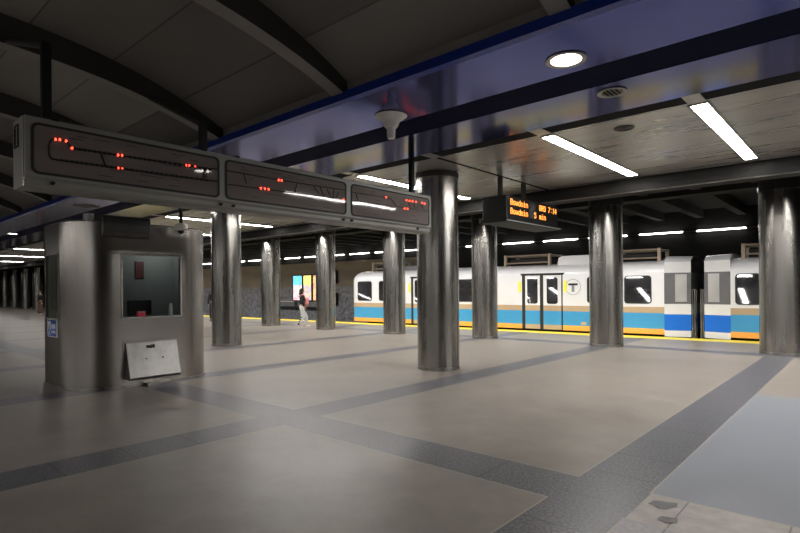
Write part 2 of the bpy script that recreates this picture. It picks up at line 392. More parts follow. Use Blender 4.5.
# beam face at the edge of the metal ceiling, then the dark slab with joists over the track
c = MB(); c.box((XL, 11.72, 3.6), (XR, 12.1, 4.4)); struct(c.build('trim_7', M['fascia']))
c = MB(); c.tube((XL, 11.70, 3.61), (XR, 11.70, 3.61), .012, 6); struct(c.build('trim_8', M['steel_dull']))
c = MB(); c.box((XL, 12.1, 4.4), (XR, 22.6, 4.5))
x = XR - .6
while x > XL:
    c.box((x - .12, 12.1, 4.1), (x + .12, 22.0, 4.42)); x -= 1.31
c.box((XL, 15.4, 4.0), (XR, 15.9, 4.42))
struct(c.build('ceiling_over_track', M['nearblack']))
# vault
def vz(y): return 4.9 - .75 * (abs(y) / 4.35) ** 3
def rz_(y): return 4.55 - .58 * (abs(y) / 4.35) ** 3
c = MB(); n = 36; yv = [-4.42 + 8.84 * i / n for i in range(n + 1)]
for i in range(n):
    c.add([(XL, yv[i], vz(yv[i])), (XR, yv[i], vz(yv[i])), (XR, yv[i + 1], vz(yv[i + 1])), (XL, yv[i + 1], vz(yv[i + 1]))], [(0, 1, 2, 3)])
struct(c.build('ceiling_vault', M['vault'], smooth=True))
k = 0; x = .85 + 2.85 * 2
c = MB()
while x > XL + 1:
    for i in range(n):
        y0, y1 = yv[i], yv[i + 1]
        a, b = x - .1, x + .1
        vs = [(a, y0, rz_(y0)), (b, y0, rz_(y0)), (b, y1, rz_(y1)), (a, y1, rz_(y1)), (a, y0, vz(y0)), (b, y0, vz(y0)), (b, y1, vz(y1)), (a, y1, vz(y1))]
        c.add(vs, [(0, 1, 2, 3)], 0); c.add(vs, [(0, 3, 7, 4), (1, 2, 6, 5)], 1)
    x -= 2.85
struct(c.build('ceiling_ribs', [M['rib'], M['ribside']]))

# ------------------------------------------------------------------ ceiling strip lights
ordn = ['first', 'second', 'third', 'fourth', 'fifth', 'sixth', 'seventh', 'eighth', 'ninth', 'tenth', 'eleventh', 'twelfth', 'thirteenth',
        'fourteenth', 'fifteenth', 'sixteenth', 'seventeenth', 'eighteenth', 'nineteenth', 'twentieth', 'twenty-first', 'twenty-second',
        'twenty-third', 'twenty-fourth', 'twenty-fifth', 'twenty-sixth', 'twenty-seventh', 'twenty-eighth', 'twenty-ninth', 'thirtieth']
fr = MB(); frame_mb(fr, 2, -.012, .004, .26, 3.9, .02, .035, 0, 0, n=2)
ln = MB(); ln.box((-.095, -1.915, -.008), (.095, 1.915, .002))
lab = {0: 'long bright fluorescent strip in metal ceiling, nearest the top right corner',
       1: 'long bright fluorescent strip in metal ceiling, just right of the hanging amber display',
       2: 'fluorescent strip in the ceiling glimpsed right beside the top of the nearest column'}
src = None
for i, x in enumerate(LX):
    L = lab.get(i, f'fluorescent ceiling strip, {ordn[i]} of the row counting left from the top right corner')
    if src is None:
        src = thing('ceiling_strip_light', L, 'light', (x, 9.45, ZC), 0, 'fluorescent strips across the metal ceiling')
        fr.build('light_frame', M['steel_dull'], src); ln.build('diffuser', M['light'], src)
    else:
        t = copy_tree(src); t.location = (x, 9.45, ZC); t['label'] = L
# the same ceiling lights carry on out of frame to the right and over the opposite platform
def area(loc, sx, sy, p, col=(1, .97, .93), rot=(0, 0, 0), spread=PI):
    l = bpy.data.lights.new('lamp', 'AREA'); l.shape = 'RECTANGLE'; l.size = sx; l.size_y = sy; l.energy = p; l.color = col
    l.spread = spread
    o = bpy.data.objects.new('lamp', l); C.objects.link(o); o.location = loc; o.rotation_euler = rot; return o
for x in (.45, 2.5, 4.6, 6.7): area((x, 9.45, ZC - .02), .19, 3.8, 135)
x = 6.7
while x > -45:
    area((x, -9.45, ZC - .02), .19, 3.8, 135); x -= 2.1 if x > -20 else 4.2

x = 4.
while x > -40:
    area((x, 13.0, 3.72), 1.5, .12, 55, rot=(math.radians(24), 0, 0), spread=2.3); area((x - 1.9, 15.2, 3.95), 1.5, .12, 100, rot=(math.radians(18), 0, 0), spread=2.4); x -= 3.93  # track-side row: unseen lamps added to brighten the platform edge
# ------------------------------------------------------------------ downlights, vents, speaker on the soffit
def downlight(px, py, label, lit, r=.17):
    x, y = on_z(px, py, ZC)
    t = thing('recessed_downlight', label, 'light', (x, y, ZC), 0, 'round downlights in the blue soffit')
    MB().lathe([(r, .003), (r + .03, -.004), (r + .03, -.012), (r, -.016), (r - .02, -.01), (r - .02, .003)], 32).build('trim_ring', M['steel_dull'], t, True)
    if lit: MB().lathe([(r - .02, -.004), (.02, -.012)], 32).build('lens', M['down'], t, True)
    else:
        b = MB(); b.lathe([(r - .02, -.003), (.01, -.003)], 32); b.build('lens', M['black'], t)
        b = MB()
        for k in range(-3, 4): b.box((k * .045 - .006, -math.sqrt(max(.001, (r - .03) ** 2 - (k * .045) ** 2)), -.013), (k * .045 + .006, math.sqrt(max(.001, (r - .03) ** 2 - (k * .045) ** 2)), -.004))
        b.build('louvre', M['steel_dull'], t)
    return t
downlight(566, 59.5, 'lit round downlight in the blue soffit at top right', True)
downlight(612, 92, 'unlit round downlight with louvre in the blue soffit, right of the lit one', False, .135)
downlight(12.6, 233.6, 'small lit round downlight in the blue soffit at far left', True)
downlight(87, 206, 'unlit round downlight in the blue soffit above the steel booth', False, .3)
x, y = on_z(624, 128, ZC)
t = thing('ceiling_speaker', 'small round grey speaker grille in the metal ceiling between two bright strips', 'speaker', (x, y, ZC))
MB().lathe([(.14, .002), (.14, -.012), (.12, -.016), (.11, -.008), (.11, .002)], 28).build('rim', M['steel_dark'], t, True)
b = MB(); b.lathe([(.11, -.004), (.01, -.009)], 28)
for k in (.03, .06, .09): b.lathe([(k - .006, -.006), (k, -.013), (k + .006, -.006)], 28)
b.build('grille', M['steel_dark'], t)
# pendant horn hanging from the blue soffit
x, y = on_z(391, 115.5, ZC)
t = thing('pendant_horn', 'white flared horn hanging point down from the glossy blue soffit', 'horn', (x, y, ZC))
MB().lathe([(.2, 0), (.215, -.004), (.215, -.012), (.19, -.03), (.145, -.06), (.115, -.085), (.104, -.11), (.104, -.125), (.094, -.127), (.092, -.148), (.08, -.15), (.078, -.165), (.062, -.168)], 36).build('bell', M['white'], t, True)
MB().lathe([(.060, -.16), (.054, -.29), (.048, -.305), (.03, -.31)], 28).build('stem', M['white'], t, True)
MB().lathe([(.219, 0), (.219, -.008), (.2, -.009)], 36).build('rim', M['black'], t, True)

# ------------------------------------------------------------------ steel columns
def base_pt(px, py):            # front of the shaft on the floor, moved back to the axis
    x, y = on_z(px, py, 0); d = Vector((x, y)).normalized() * .425; return (x + d.x, y + d.y)
cols = [(438.7, 371.5, 3.9, 'nearest brushed steel column, standing alone right of the picture centre', .42),
        (227, 346.5, 3.9, 'brushed steel column just right of the steel booth', .42),
        (271, 326.3, 4.4, 'slim looking steel column left of the walking person in pale trousers', .42),
        (326, 330, 4.4, 'steel column right beside the bright wall posters', .395),
        (394.6, 334.5, 4.4, 'steel column in front of the first car, left of the nearest column', .40),
        (485, 338.8, 4.4, 'steel column under the hanging amber display', .41),
        (606.5, 347.2, 4.4, 'steel column standing before the train between its logo and the car gap', .435),
        (783, 356, 4.4, 'steel column at the right edge of the photo', .46)]
src = None
def column(x, y, h, label, r=.42):
    t = thing('steel_column', label, 'column', (x, y, 0), math.atan2(-x, y), 'round steel clad columns')
    MB().lathe([(.42, .07 + (h - .17) * k / 30) for k in range(31)], 64).build('shaft', M['steel'], t, True)
    MB().lathe([(.405, 0), (.425, .005), (.425, .065), (.41, .075)], 64).build('base_ring', M['steel_dull'], t, True)
    cz = h - .11 if h < 4 else 3.82
    MB().lathe([(.415, cz), (.432, cz + .005), (.432, h - .02), (.415, h)], 64).build('collar_or_shade', M['steel_dark'] if h < 4 else M['black'], t, True)  # on tall columns the black sleeve paints in the unlit upper shaft
    MB().box((-.012, -.424, .08), (.012, -.415, h - .13)).build('seam', M['steel_dull'], t).rotation_euler = (0, 0, 1.2)
    t.scale = (r / .42, r / .42, 1)
    return t
for px, py, h, L, r in cols:
    x, y = base_pt(px, py); column(x, y, h, L, r)
for i in range(4):
    column(-57.4 - 3.9 * i, 14.5, 4.4, ['far left steel column directly behind the distant person in dark jacket', 'far left steel column, second to the left of the booth edge',
           'far left steel column, third to the left of the booth edge', 'far left steel column at the left edge of the photo'][i], .4)

# ------------------------------------------------------------------ attendant booth
bt = thing('attendant_booth', 'stainless steel attendant booth with rounded corners and a window', 'booth', (-10.1, 4.0, 0))
BX0, BX1, BY0, BY1, BR = -11.2, -9.27, 2.8, 5.2, .6
B0 = Vector((-10.1, 4.0, 0))
def outline(off=0., cuts=True):
    x0, x1, y0, y1, r = BX0 + off, BX1 - off, BY0 + off, BY1 - off, BR - off
    P = []
    def arc(cx_, cy_, a0):
        for k in range(13):
            a = math.radians(a0 + 90 * k / 12); P.append((cx_ + r * math.cos(a), cy_ + r * math.sin(a)))
    arc(x0 + r, y0 + r, 180)
    if cuts: P.extend([(-10.58, y0), (-9.91, y0)])
    arc(x1 - r, y0 + r, 270)
    if cuts: P.extend([(x1, 3.53), (x1, 4.53)])
    arc(x1 - r, y1 - r, 0); arc(x0 + r, y1 - r, 90)
    return [(p[0] - B0.x, p[1] - B0.y) for p in P]
def wallseg(mb, O, z0, z1, mi=0, skip=()):
    n = len(O)
    for i in range(n):
        a, b = O[i], O[(i + 1) % n]
        mx, my = (a[0] + b[0]) / 2 + B0.x, (a[1] + b[1]) / 2 + B0.y
        if any(s(mx, my) for s in skip): continue
        mb.add([(*a, z0), (*b, z0), (*b, z1), (*a, z1)], [(0, 1, 2, 3)], mi)
front = lambda x, y: x > BX1 - .1 and 3.53 < y < 4.53
left = lambda x, y: y < BY0 + .1 and -10.58 < x < -9.91
O = outline(); I = outline(.05)
s_ = MB(); wallseg(s_, O, .03, 1.16); wallseg(s_, O, 1.16, 2.21, 0, (front, left)); wallseg(s_, O, 2.21, 2.30)
wallseg(s_, I, .03, 1.16, 1); wallseg(s_, I, 1.16, 2.21, 1, (front, left)); wallseg(s_, I, 2.21, 2.75, 1)
s_.build('shell', [M['steel_booth'], M['booth_in']], bt, True)
s_ = MB(); O2 = outline(-.006); wallseg(s_, O2, 2.30, 2.72)
n = len(O2); s_.add([(*p, 2.72) for p in O2], [tuple(range(n))]); s_.add([(*p, 2.30) for p in O2] + [(*p, 2.30) for p in O], [(i, (i + 1) % n, n + (i + 1) % n, n + i) for i in range(n)])
s_.build('crown_band', M['steel_booth'], bt, True)
s_ = MB(); wallseg(s_, outline(-.015), 0, .045); nb = outline(-.015); s_.add([(*p, .045) for p in nb], [tuple(range(len(nb)))]); s_.build('base_trim', M['steel_dull'], bt, True)
fx = BX1 - B0.x
wf = MB(); frame_mb(wf, 0, fx - .055, fx + .012, 1.03, 1.09, .02, .028, 4.03 - B0.y, 1.685, n=2)
wf = wf.build('window_frame', M['steel_dull'], bt, bevel=.003)
MB().add([(fx - .02, 3.53 - B0.y, 1.16), (fx - .02, 4.53 - B0.y, 1.16), (fx - .02, 4.53 - B0.y, 2.21), (fx - .02, 3.53 - B0.y, 2.21)], [(0, 1, 2, 3)]).build('pane', M['booth_win'], wf)
fy = BY0 - B0.y
wf = MB(); frame_mb(wf, 1, fy - .012, fy + .055, .70, 1.09, .02, .022, -10.245 - B0.x, 1.685, n=2)
wf = wf.build('side_window_frame', M['steel_dull'], bt, bevel=.003); wf['label'] = 'narrow side window of the booth'
MB().add([(-10.58 - B0.x, fy + .02, 1.16), (-9.91 - B0.x, fy + .02, 1.16), (-9.91 - B0.x, fy + .02, 2.21), (-10.58 - B0.x, fy + .02, 2.21)], [(0, 1, 2, 3)]).build('pane', M['panereflect'], wf)
# sloping steel hatch box on the front
h = MB(); y0, y1 = 3.57 - B0.y, 4.43 - B0.y
h.prism([(fx - .02, .74), (fx + .03, .74), (fx + .20, .17), (fx + .18, .13), (fx - .02, .13)], 1, y0, y1)
h = h.build('coin_hatch', M['steel_hatch'], bt, bevel=.006); h['label'] = 'sloping steel hatch below the booth window'
lk = MB(); lk.tube((fx + .05, y0 + .40, .655), (fx + .085, y0 + .40, .665), .03, 14); lk.box((fx + .05, y0 + .33, .64), (fx + .075, y0 + .37, .68)); lk.box((fx + .05, y0 + .43, .635), (fx + .075, y0 + .46, .69)); lk.build('lock', M['black'], h)
lk = MB()
for yy in (.3, .58): MB().tube((fx + .09, y0 + yy, .46), (fx + .125, y0 + yy, .465), .012, 10).build('bolt', M['black'], h)
MB().box((fx, y0 - .035, .09), (fx + .012, y1 + .06, .78)).build('hatch_frame', M['steel_booth'], bt, bevel=.003)
MB().box((fx, y0 + .3, .0), (fx + .16, y0 + .72, .05)).build('step_plate', M['steel_dull'], bt, bevel=.005)
# roof unit with a reflection modelled as its dark front, plus small box
d = MB(); prof = [(fx - .55, 2.725), (fx - .55, 2.80), (fx - .5, 2.84), (fx + .02, 2.84), (fx + .07, 2.80), (fx + .09, 2.7), (fx + .085, 2.56), (fx + .05, 2.49), (fx + .008, 2.47), (fx + .008, 2.72)]
d.prism(prof, 1, 3.22 - B0.y, 3.98 - B0.y); d.build('drum_and_reflection', M['steel_dark'], bt, bevel=.02)
MB().box((fx - .3, 3.05 - B0.y, 2.72), (fx - .12, 3.16 - B0.y, 2.86)).build('roof_box', M['signend'], bt, bevel=.01)
# sticker with the access symbol
sx0, sx1 = -10.5 - B0.x, -9.98 - B0.x
st = MB().prism(rrect(sx1 - sx0, .30, .015, 3, (sx0 + sx1) / 2, .995), 1, fy - .006, fy - .001).build('access_notice', M['stickwhite'], bt); st['label'] = 'white and blue notice with wheelchair symbol'
b = MB()
cxm = (sx0 + sx1) / 2
b.box((sx0 + .02, fy - .009, 1.105), (sx1 - .07, fy - .006, 1.13)); b.box((cxm - .06, fy - .009, 1.06), (sx1 - .1, fy - .006, 1.13))
b.box((cxm - .06, fy - .009, .955), (sx1 - .07, fy - .006, .985)); b.box((cxm - .06, fy - .009, .86), (sx1 - .07, fy - .006, .91)); b.box((sx1 - .09, fy - .009, .86), (sx1 - .06, fy - .006, 1.13)); b.box((sx0 + .02, fy - .009, .86), (cxm - .08, fy - .006, .88)); b.box((cxm - .075, fy - .009, .86), (cxm - .055, fy - .006, 1.13))
b.build('blue_print', M['stickblue'], st)
b = MB(); q = sx0 + .10
b.ball((q, fy - .008, 1.035), (.018, .004, .018), 10); b.tube((q, fy - .008, 1.015), (q + .005, fy - .008, .955), .009, 8); b.tube((q + .005, fy - .008, .955), (q + .055, fy - .008, .955), .009, 8); b.tube((q + .055, fy - .008, .955), (q + .075, fy - .008, .905), .009, 8)
for k in range(14):
    a0 = math.radians(150 + 220 * k / 14); a1 = math.radians(150 + 220 * (k + 1) / 14)
    b.tube((q + .01 + .05 * math.cos(a0), fy - .008, .945 + .05 * math.sin(a0)), (q + .01 + .05 * math.cos(a1), fy - .008, .945 + .05 * math.sin(a1)), .007, 6)
b.build('wheelchair_symbol', M['stickblue'], st)
# inside the booth
MB().box((-10.85 - B0.x, 2.95 - B0.y, .05), (-10.8 - B0.x, 5.1 - B0.y, 2.7)).build('inner_partition', M['booth_in'], bt)
MB().box((-10.05 - B0.x, 3.3 - B0.y, 1.06), (-9.42 - B0.x, 4.7 - B0.y, 1.1)).build('counter', M['steel_dark'], bt)
MB().box((-10.80 - B0.x, 4.36 - B0.y, 1.85), (-10.78 - B0.x, 4.52 - B0.y, 2.18)).build('wall_notice', M['redsign'], bt)
MB().box((-9.92 - B0.x, 3.60 - B0.y, 1.1), (-9.86 - B0.x, 3.68 - B0.y, 2.6)).build('door_post', M['black'], bt)
t = thing('monitor', 'dark flat monitor on the counter seen through the booth window', 'monitor', (-9.85, 4.05, 1.1), .35)
MB().prism(rrect(.5, .27, .03, 3, 0, .2), 0, -.02, .02).build('screen', M['black'], t, bevel=.004)
MB().box((-.06, -.1, 0), (.06, .1, .02)).build('foot', M['black'], t); MB().box((-.03, -.03, .02), (-.015, .03, .15)).build('neck', M['black'], t)
t = thing('red_box', 'small red box behind the bottom edge of the booth window', 'box', (-9.5, 3.93, 1.1))
MB().box((-.04, -.065, 0), (.04, .065, .15)).build('carton', M['redbox'], t, bevel=.006); MB().box((-.041, -.066, .125), (.041, .066, .152)).build('flap', M['pink'], t, bevel=.003)
t = thing('flask', 'white flask standing inside the booth window at its right side', 'flask', (-9.45, 4.43, 1.1))
MB().lathe([(.035, 0), (.037, .01), (.037, .2), (.025, .23)], 18).build('flask_body', M['white'], t, True); MB().lathe([(.027, .225), (.027, .27), (.015, .275)], 18).build('cap', M['white'], t, True)
pl = bpy.data.lights.new('booth_fill', 'POINT'); pl.energy = 10; pl.shadow_soft_size = .12; pl.color = (1, .97, .93); po = bpy.data.objects.new('booth_fill', pl); po.location = (-10.2, 4.7, 2.5); C.objects.link(po)  # unseen point light added to brighten the booth interior

# pendant camera above the booth
r = ray(181, 224); p = r * 9.2
t = thing('pendant_camera', 'small pale ceiling camera on a dark rod above the booth', 'camera', (p.x, p.y, ZC))
zb = EYE + p.z - ZC
MB().tube((0, 0, -.02), (0, 0, zb), .03, 10).build('rod', M['black'], t, True)
MB().lathe([(.05, zb + .01), (.1, zb - .005), (.115, zb - .05), (.10, zb - .1), (.06, zb - .115)], 24).build('camera_housing', M['white'], t, True)
MB().lathe([(.05, zb - .11), (.045, zb - .15), (.015, zb - .17)], 18).build('lens_dome', M['black'], t, True)

# ------------------------------------------------------------------ suspended track map sign
XF = -5.95; SY0, SY1 = 1.41, 7.56
sg = thing('track_map_sign', 'long grey hanging lightbox sign with three dark track map panels', 'sign', (-6.15, 4.48, ZC))
o3 = Vector((-6.15, 4.48, ZC))
def sl(x, y, z): return (x - o3.x, y - o3.y, z - o3.z)
b = MB(); pr = [(XF, 3.265), (XF, 2.70), (XF - .03, 2.675), (XF - .03, 2.63), (XF - .06, 2.60), (XF - .34, 2.60), (XF - .36, 2.63), (XF - .36, 3.25), (XF - .34, 3.27), (XF - .02, 3.275)]
b.prism([(x - o3.x, z - o3.z) for x, z in pr], 1, SY0 - o3.y, SY1 - o3.y); b.build('housing', M['signgrey'], sg, bevel=.006)
b = MB(); b.box(sl(XF - .355, SY0 - .012, 2.605), sl(XF - .025, SY0, 3.265)); ec = b.build('end_cap', M['signend'], sg, bevel=.004)
b = MB(); frame_mb(b, 1, SY0 - .02 - o3.y, SY0 - .01 - o3.y, .15, .22, .01, .018, XF - .22 - o3.x, 3.10 - o3.z, n=2); b.box(sl(XF - .27, SY0 - .016, 3.02), sl(XF - .24, SY0 - .012, 3.18)); b.box(sl(XF - .2, SY0 - .016, 3.02), sl(XF - .17, SY0 - .012, 3.18)); b.build('end_vent', M['black'], ec)
pans = [(1.46, 3.40, 2.725, 3.215), (3.48, 5.49, 2.725, 3.215), (5.59, 7.50, 2.725, 3.215)]
def P(px, py, off=.0):
    y, z = on_x(px, py, XF + .008); return (XF + .008 - o3.x, y - o3.y, z - o3.z)
lines = [
    [[(66, 141), (60, 139.6), (54, 139), (50.5, 141), (49.3, 144), (49, 150), (49.3, 155), (51, 158), (54, 159.3), (80, 162.7), (107, 166.3), (122, 168.5), (165, 174.7), (217, 181.2)],
     [(66, 141), (72, 148), (90, 150.8), (118, 155), (150, 159.8), (190, 165.7), (217, 169.2)], [(100.5, 152.4), (105.5, 166)], [(203, 168), (205, 171), (207, 173.5), (203, 176.5), (205, 179.5)], [(207, 168.5), (205, 171), (203, 173.5), (207, 177.5)]],
    [[(227, 170.5), (262, 176.8), (280, 180), (318, 186), (345, 190)], [(227, 184), (264, 189), (295, 193), (345, 199)], [(244, 174), (246.5, 183.5)], [(297, 184), (295, 192.5)],
     [(314, 186.5), (319, 194)], [(320, 187), (324, 196)], [(327, 189), (331, 198)], [(334, 189), (333, 197)], [(339, 192), (336, 198)]],
    [[(351, 192), (370, 195), (386, 197.5), (391, 198.5), (396, 206)], [(351, 199.8), (396, 206.3), (427, 211)], [(356, 194), (358, 200)], [(408, 203), (411, 207)], [(413, 203.5), (415, 208)], [(419, 204), (417, 208.5)], [(421, 204.5), (423, 208.5)]]]
ticks = [[(75 + 5 * k, 148.6 + .775 * k, 1.3) for k in range(28)] + [(62 + 5 * k, 160.4 + .69 * k, 1.3) for k in range(30)], [], []]
reds = [[(55.5, 139.3), (59.8, 139.6), (66, 141), (72, 148), (118, 155), (122, 155.4), (118, 168), (122, 168.5), (186, 165.2), (189.3, 165.6), (195, 166.6)],
        [(278.7, 180), (281.6, 180.4), (260.8, 188.2), (264.8, 188.8), (268.6, 189.3), (343.3, 199.7)],
        [(386, 197.2), (406.5, 200.2), (409.5, 200.8), (412.5, 201.2), (416, 201.8), (422, 203), (424.5, 203.6), (404.5, 208.3), (407.5, 208.7)]]
for k, (a, bb, z0, z1) in enumerate(pans):
    fm = MB(); frame_mb(fm, 0, XF - o3.x, XF + .012 - o3.x, bb - a, z1 - z0, .06, .022, (a + bb) / 2 - o3.y, (z0 + z1) / 2 - o3.z); 
    pn = MB().prism(rrect(bb - a - .03, z1 - z0 - .03, .05, 5, (a + bb) / 2 - o3.y, (z0 + z1) / 2 - o3.z), 0, XF - .002 - o3.x, XF + .005 - o3.x)
    PLAB = ['left map panel with a track loop', 'middle map panel', 'right map panel'][k]
    d = pn
    nbase = len(pn.f)
    for pl_ in lines[k]:
        for i in range(len(pl_) - 1):
            d.tube(P(*pl_[i]), P(*pl_[i + 1]), .0085 if (k == 0) else .007, 5)
    for px, py, hgt in ticks[k]:
        a0 = P(px, py - hgt); a1 = P(px, py + hgt); d.tube(a0, a1, .012, 5)
    d.m[nbase:] = [1] * (len(d.f) - nbase); nb2 = len(d.f)
    rr = random.Random(k)
    for i in range(22):
        yy = a + .18 + (bb - a - .5) * rr.random(); zz = rr.choice([2.79, 2.86, 3.02, 3.12, 3.15]); ln_ = .05 + .12 * rr.random()
        d.box(sl(XF + .004, yy, zz), sl(XF + .007, yy + ln_, zz + .008))
    d.m[nb2:] = [2] * (len(d.f) - nb2)
    pn = d.build('display_panel', [M['panel'], M['ink'], M['faint']], sg); pn['label'] = PLAB
    fm.build('gasket', M['rubber'], pn)
    lp = MB().ball((0, 0, 0), .0125, 10)
    first = None
    for px, py in reds[k]:
        if first is None: first = lp.build('indicator_lamp', M['red'], pn, True); q = first
        else: q = first.copy(); C.objects.link(q)
        q.location = P(px, py); sc = 1.0 if k == 0 else 1.15; q.scale = (sc, sc, sc); q['label'] = 'glowing red lamp'
    first = None
for py_, zt in ((1.64, 4.08), (3.3, 3.66), (7.26, ZC)):
    if zt != ZC: MB().tube(sl(-6.15, py_, zt - .03), sl(-7.68, py_, rz_(py_) + .06), .035, 8).build('hanger_arm', M['ribside'], sg)
    MB().box(sl(-6.19, py_ - .04, 3.26), sl(-6.11, py_ + .04, zt)).build('hanger_rod', M['black'], sg, bevel=.005)
for k, y in enumerate((1.64, 3.43, 3.6, 5.45, 5.62, 7.2)):
    b = MB(); b.tube(sl(XF - .03, y, 2.655), sl(XF + .004, y, 2.655), .018, 10); b.build('latch', M['black'], sg)
for y in (1.66, 3.2, 3.65, 5.4, 7.3):
    MB().box(sl(XF - .03, y - .03, 3.262), sl(XF + .006, y + .03, 3.285)).build('top_clip', M['black'], sg)

# ------------------------------------------------------------------ amber arrival display
ad = thing('arrival_display', 'black hanging display with amber train arrival lettering', 'display', (-5.75, 10.53, ZC))
o4 = Vector((-5.75, 10.53, ZC))
def al(x, y, z): return (x - o4.x, y - o4.y, z - o4.z)
DX = -5.46
MB().box(al(-6.02, 9.36, 3.0), al(DX, 11.68, 3.47)).build('display_housing', M['black'], ad, bevel=.015)
scr = MB().box(al(DX, 9.42, 3.04), al(DX + .008, 11.62, 3.44))
lz = MB(); lz.box(al(-6.06, 9.3, 2.93), al(DX + .05, 11.7, 3.0)); lz.build('lower_tray', M['black'], ad, bevel=.012)
for xx in (DX + .05, -6.06):
    MB().box(al(xx - .012, 9.3, 2.945), al(xx + .012, 11.7, 2.965)).build('tray_edge', M['signend'], ad)
for yy in (9.62, 10.6): MB().box(al(-5.79, yy - .04, 3.46), al(-5.71, yy + .04, ZC)).build('hanger_rod', M['steel_dark'], ad)
FONT = {'B': '1111 10001 10001 1111 10001 10001 1111', 'o': '0 0 0111 10001 10001 10001 0111', 'w': '0 0 10001 10001 10101 10101 0101', 'd': '00001 00001 01111 10001 10001 10001 01111',
        'i': '0010 0 0110 0010 0010 0010 0111', 'n': '0 0 1111 10001 10001 10001 10001', 'R': '1111 10001 10001 1111 101 1001 10001', 'D': '1111 10001 10001 10001 10001 10001 1111',
        '7': '11111 00001 0001 0010 0100 0100 0100', ':': '0 0010 0 0 0 0010 0', '1': '0010 0110 0010 0010 0010 0010 0111', '4': '0001 0011 0101 1001 11111 0001 0001', '5': '11111 1 1111 00001 00001 10001 0111',
        'm': '0 0 1101 10101 10101 10101 10101'}
FONT['o'] = '0 0 0111 10001 10001 10001 0111'
def led(txt, y0, ztop, cell=.0225, face=1):
    mb = MB(); x = 0
    for ch in txt:
        if ch != ' ':
            rows = FONT[ch].split()
            for r_, row in enumerate(rows):
                for c_, bit in enumerate(row):
                    if bit == '1':
                        yy = y0 + face * (x + c_) * cell; zz = ztop - r_ * cell
                        X = DX + .011 if face > 0 else -6.03
                        mb.box(al(X - .003, yy - cell * .42, zz - cell * .42), al(X + .003, yy + cell * .42, zz + cell * .42))
        x += 4 if ch in ':1i' and False else 6
    return mb
for txt, y0, zt in (('Bowdoin', 9.52, 3.40), ('Bowdoin', 9.52, 3.215), ('BRD', 10.76, 3.40), ('7:14', 11.19, 3.40), ('5', 10.52, 3.215), ('min', 10.76, 3.215)):
    l_ = led(txt, y0, zt, .0175); scr.add(l_.v, l_.f, 1)
scr.build('screen', [M['ledface'], M['amber']], ad)
MB().box(al(DX + .008, 10.29, 3.08), al(DX + .010, 10.58, 3.40)).build('dim_panel', M['ledgrey'], ad)
bs = MB().box(al(-6.028, 9.42, 3.04), al(-6.02, 11.62, 3.44))
for txt, y0, zt in (('Bowdoin', 11.52, 3.40), ('Bowdoin', 11.52, 3.215), ('BRD', 10.26, 3.40), ('5', 10.42, 3.215), ('min', 10.26, 3.215)):
    l_ = led(txt, y0, zt, .0175, -1); bs.add(l_.v, l_.f, 1)
bs.build('screen', [M['ledface'], M['amber']], ad)

# ------------------------------------------------------------------ train
HL = 7.45
def stripe_side(mb, x0, x1, yf, ztop=2.08, mi0=0):
    """vertical side wall x0..x1 split in livery bands"""
    zs = [(.06, .24, 3), (.24, .75, 1), (.75, .95, 2), (.95, ztop, 0)]
    for a, b, mi in zs: mb.add([(x0, yf(x0), a), (x1, yf(x1), a), (x1, yf(x1), b), (x0, yf(x0), b)], [(0, 1, 2, 3)], mi)
ROOF = [(0, 2.08), (.02, 2.16), (.07, 2.26), (.18, 2.35), (.4, 2.43), (.8, 2.49), (1.35, 2.52)]
W = 2.7
def cab_end(b, xl):
    # rounded leading end: rings shrinking inwards towards the nose
    zl = [(.06, 3), (.24, 1), (.75, 2), (.95, 0), (2.08, 0)]
    rings = []
    for t_ in range(6):
        a = PI / 2 * t_ / 5; dx = .40 * math.sin(a); ins = .30 * (1 - math.cos(a)); top = .45 * (1 - math.cos(a))
        prof = [(ins, z) for z, _ in zl] + [(w_ * (1 - 2 * ins / W) + ins, z - top * min(1, (z - 1.9) / .6)) for w_, z in ROOF[1:]]
        prof = prof + [(W - w_, z) for w_, z in reversed(prof[:-1])]
        rings.append([(xl - dx, w_, z) for w_, z in prof])
    n_ = len(rings[0]); mi_ = [3, 1, 2, 0] + [0] * (n_ - 9) + [0, 2, 1, 3]
    for t_ in range(5):
        for j in range(n_ - 1):
            b.add([rings[t_][j], rings[t_][j + 1], rings[t_ + 1][j + 1], rings[t_ + 1][j]], [(0, 1, 2, 3)], mi_[j])
    b.add(rings[-1], [tuple(range(n_))], 4)
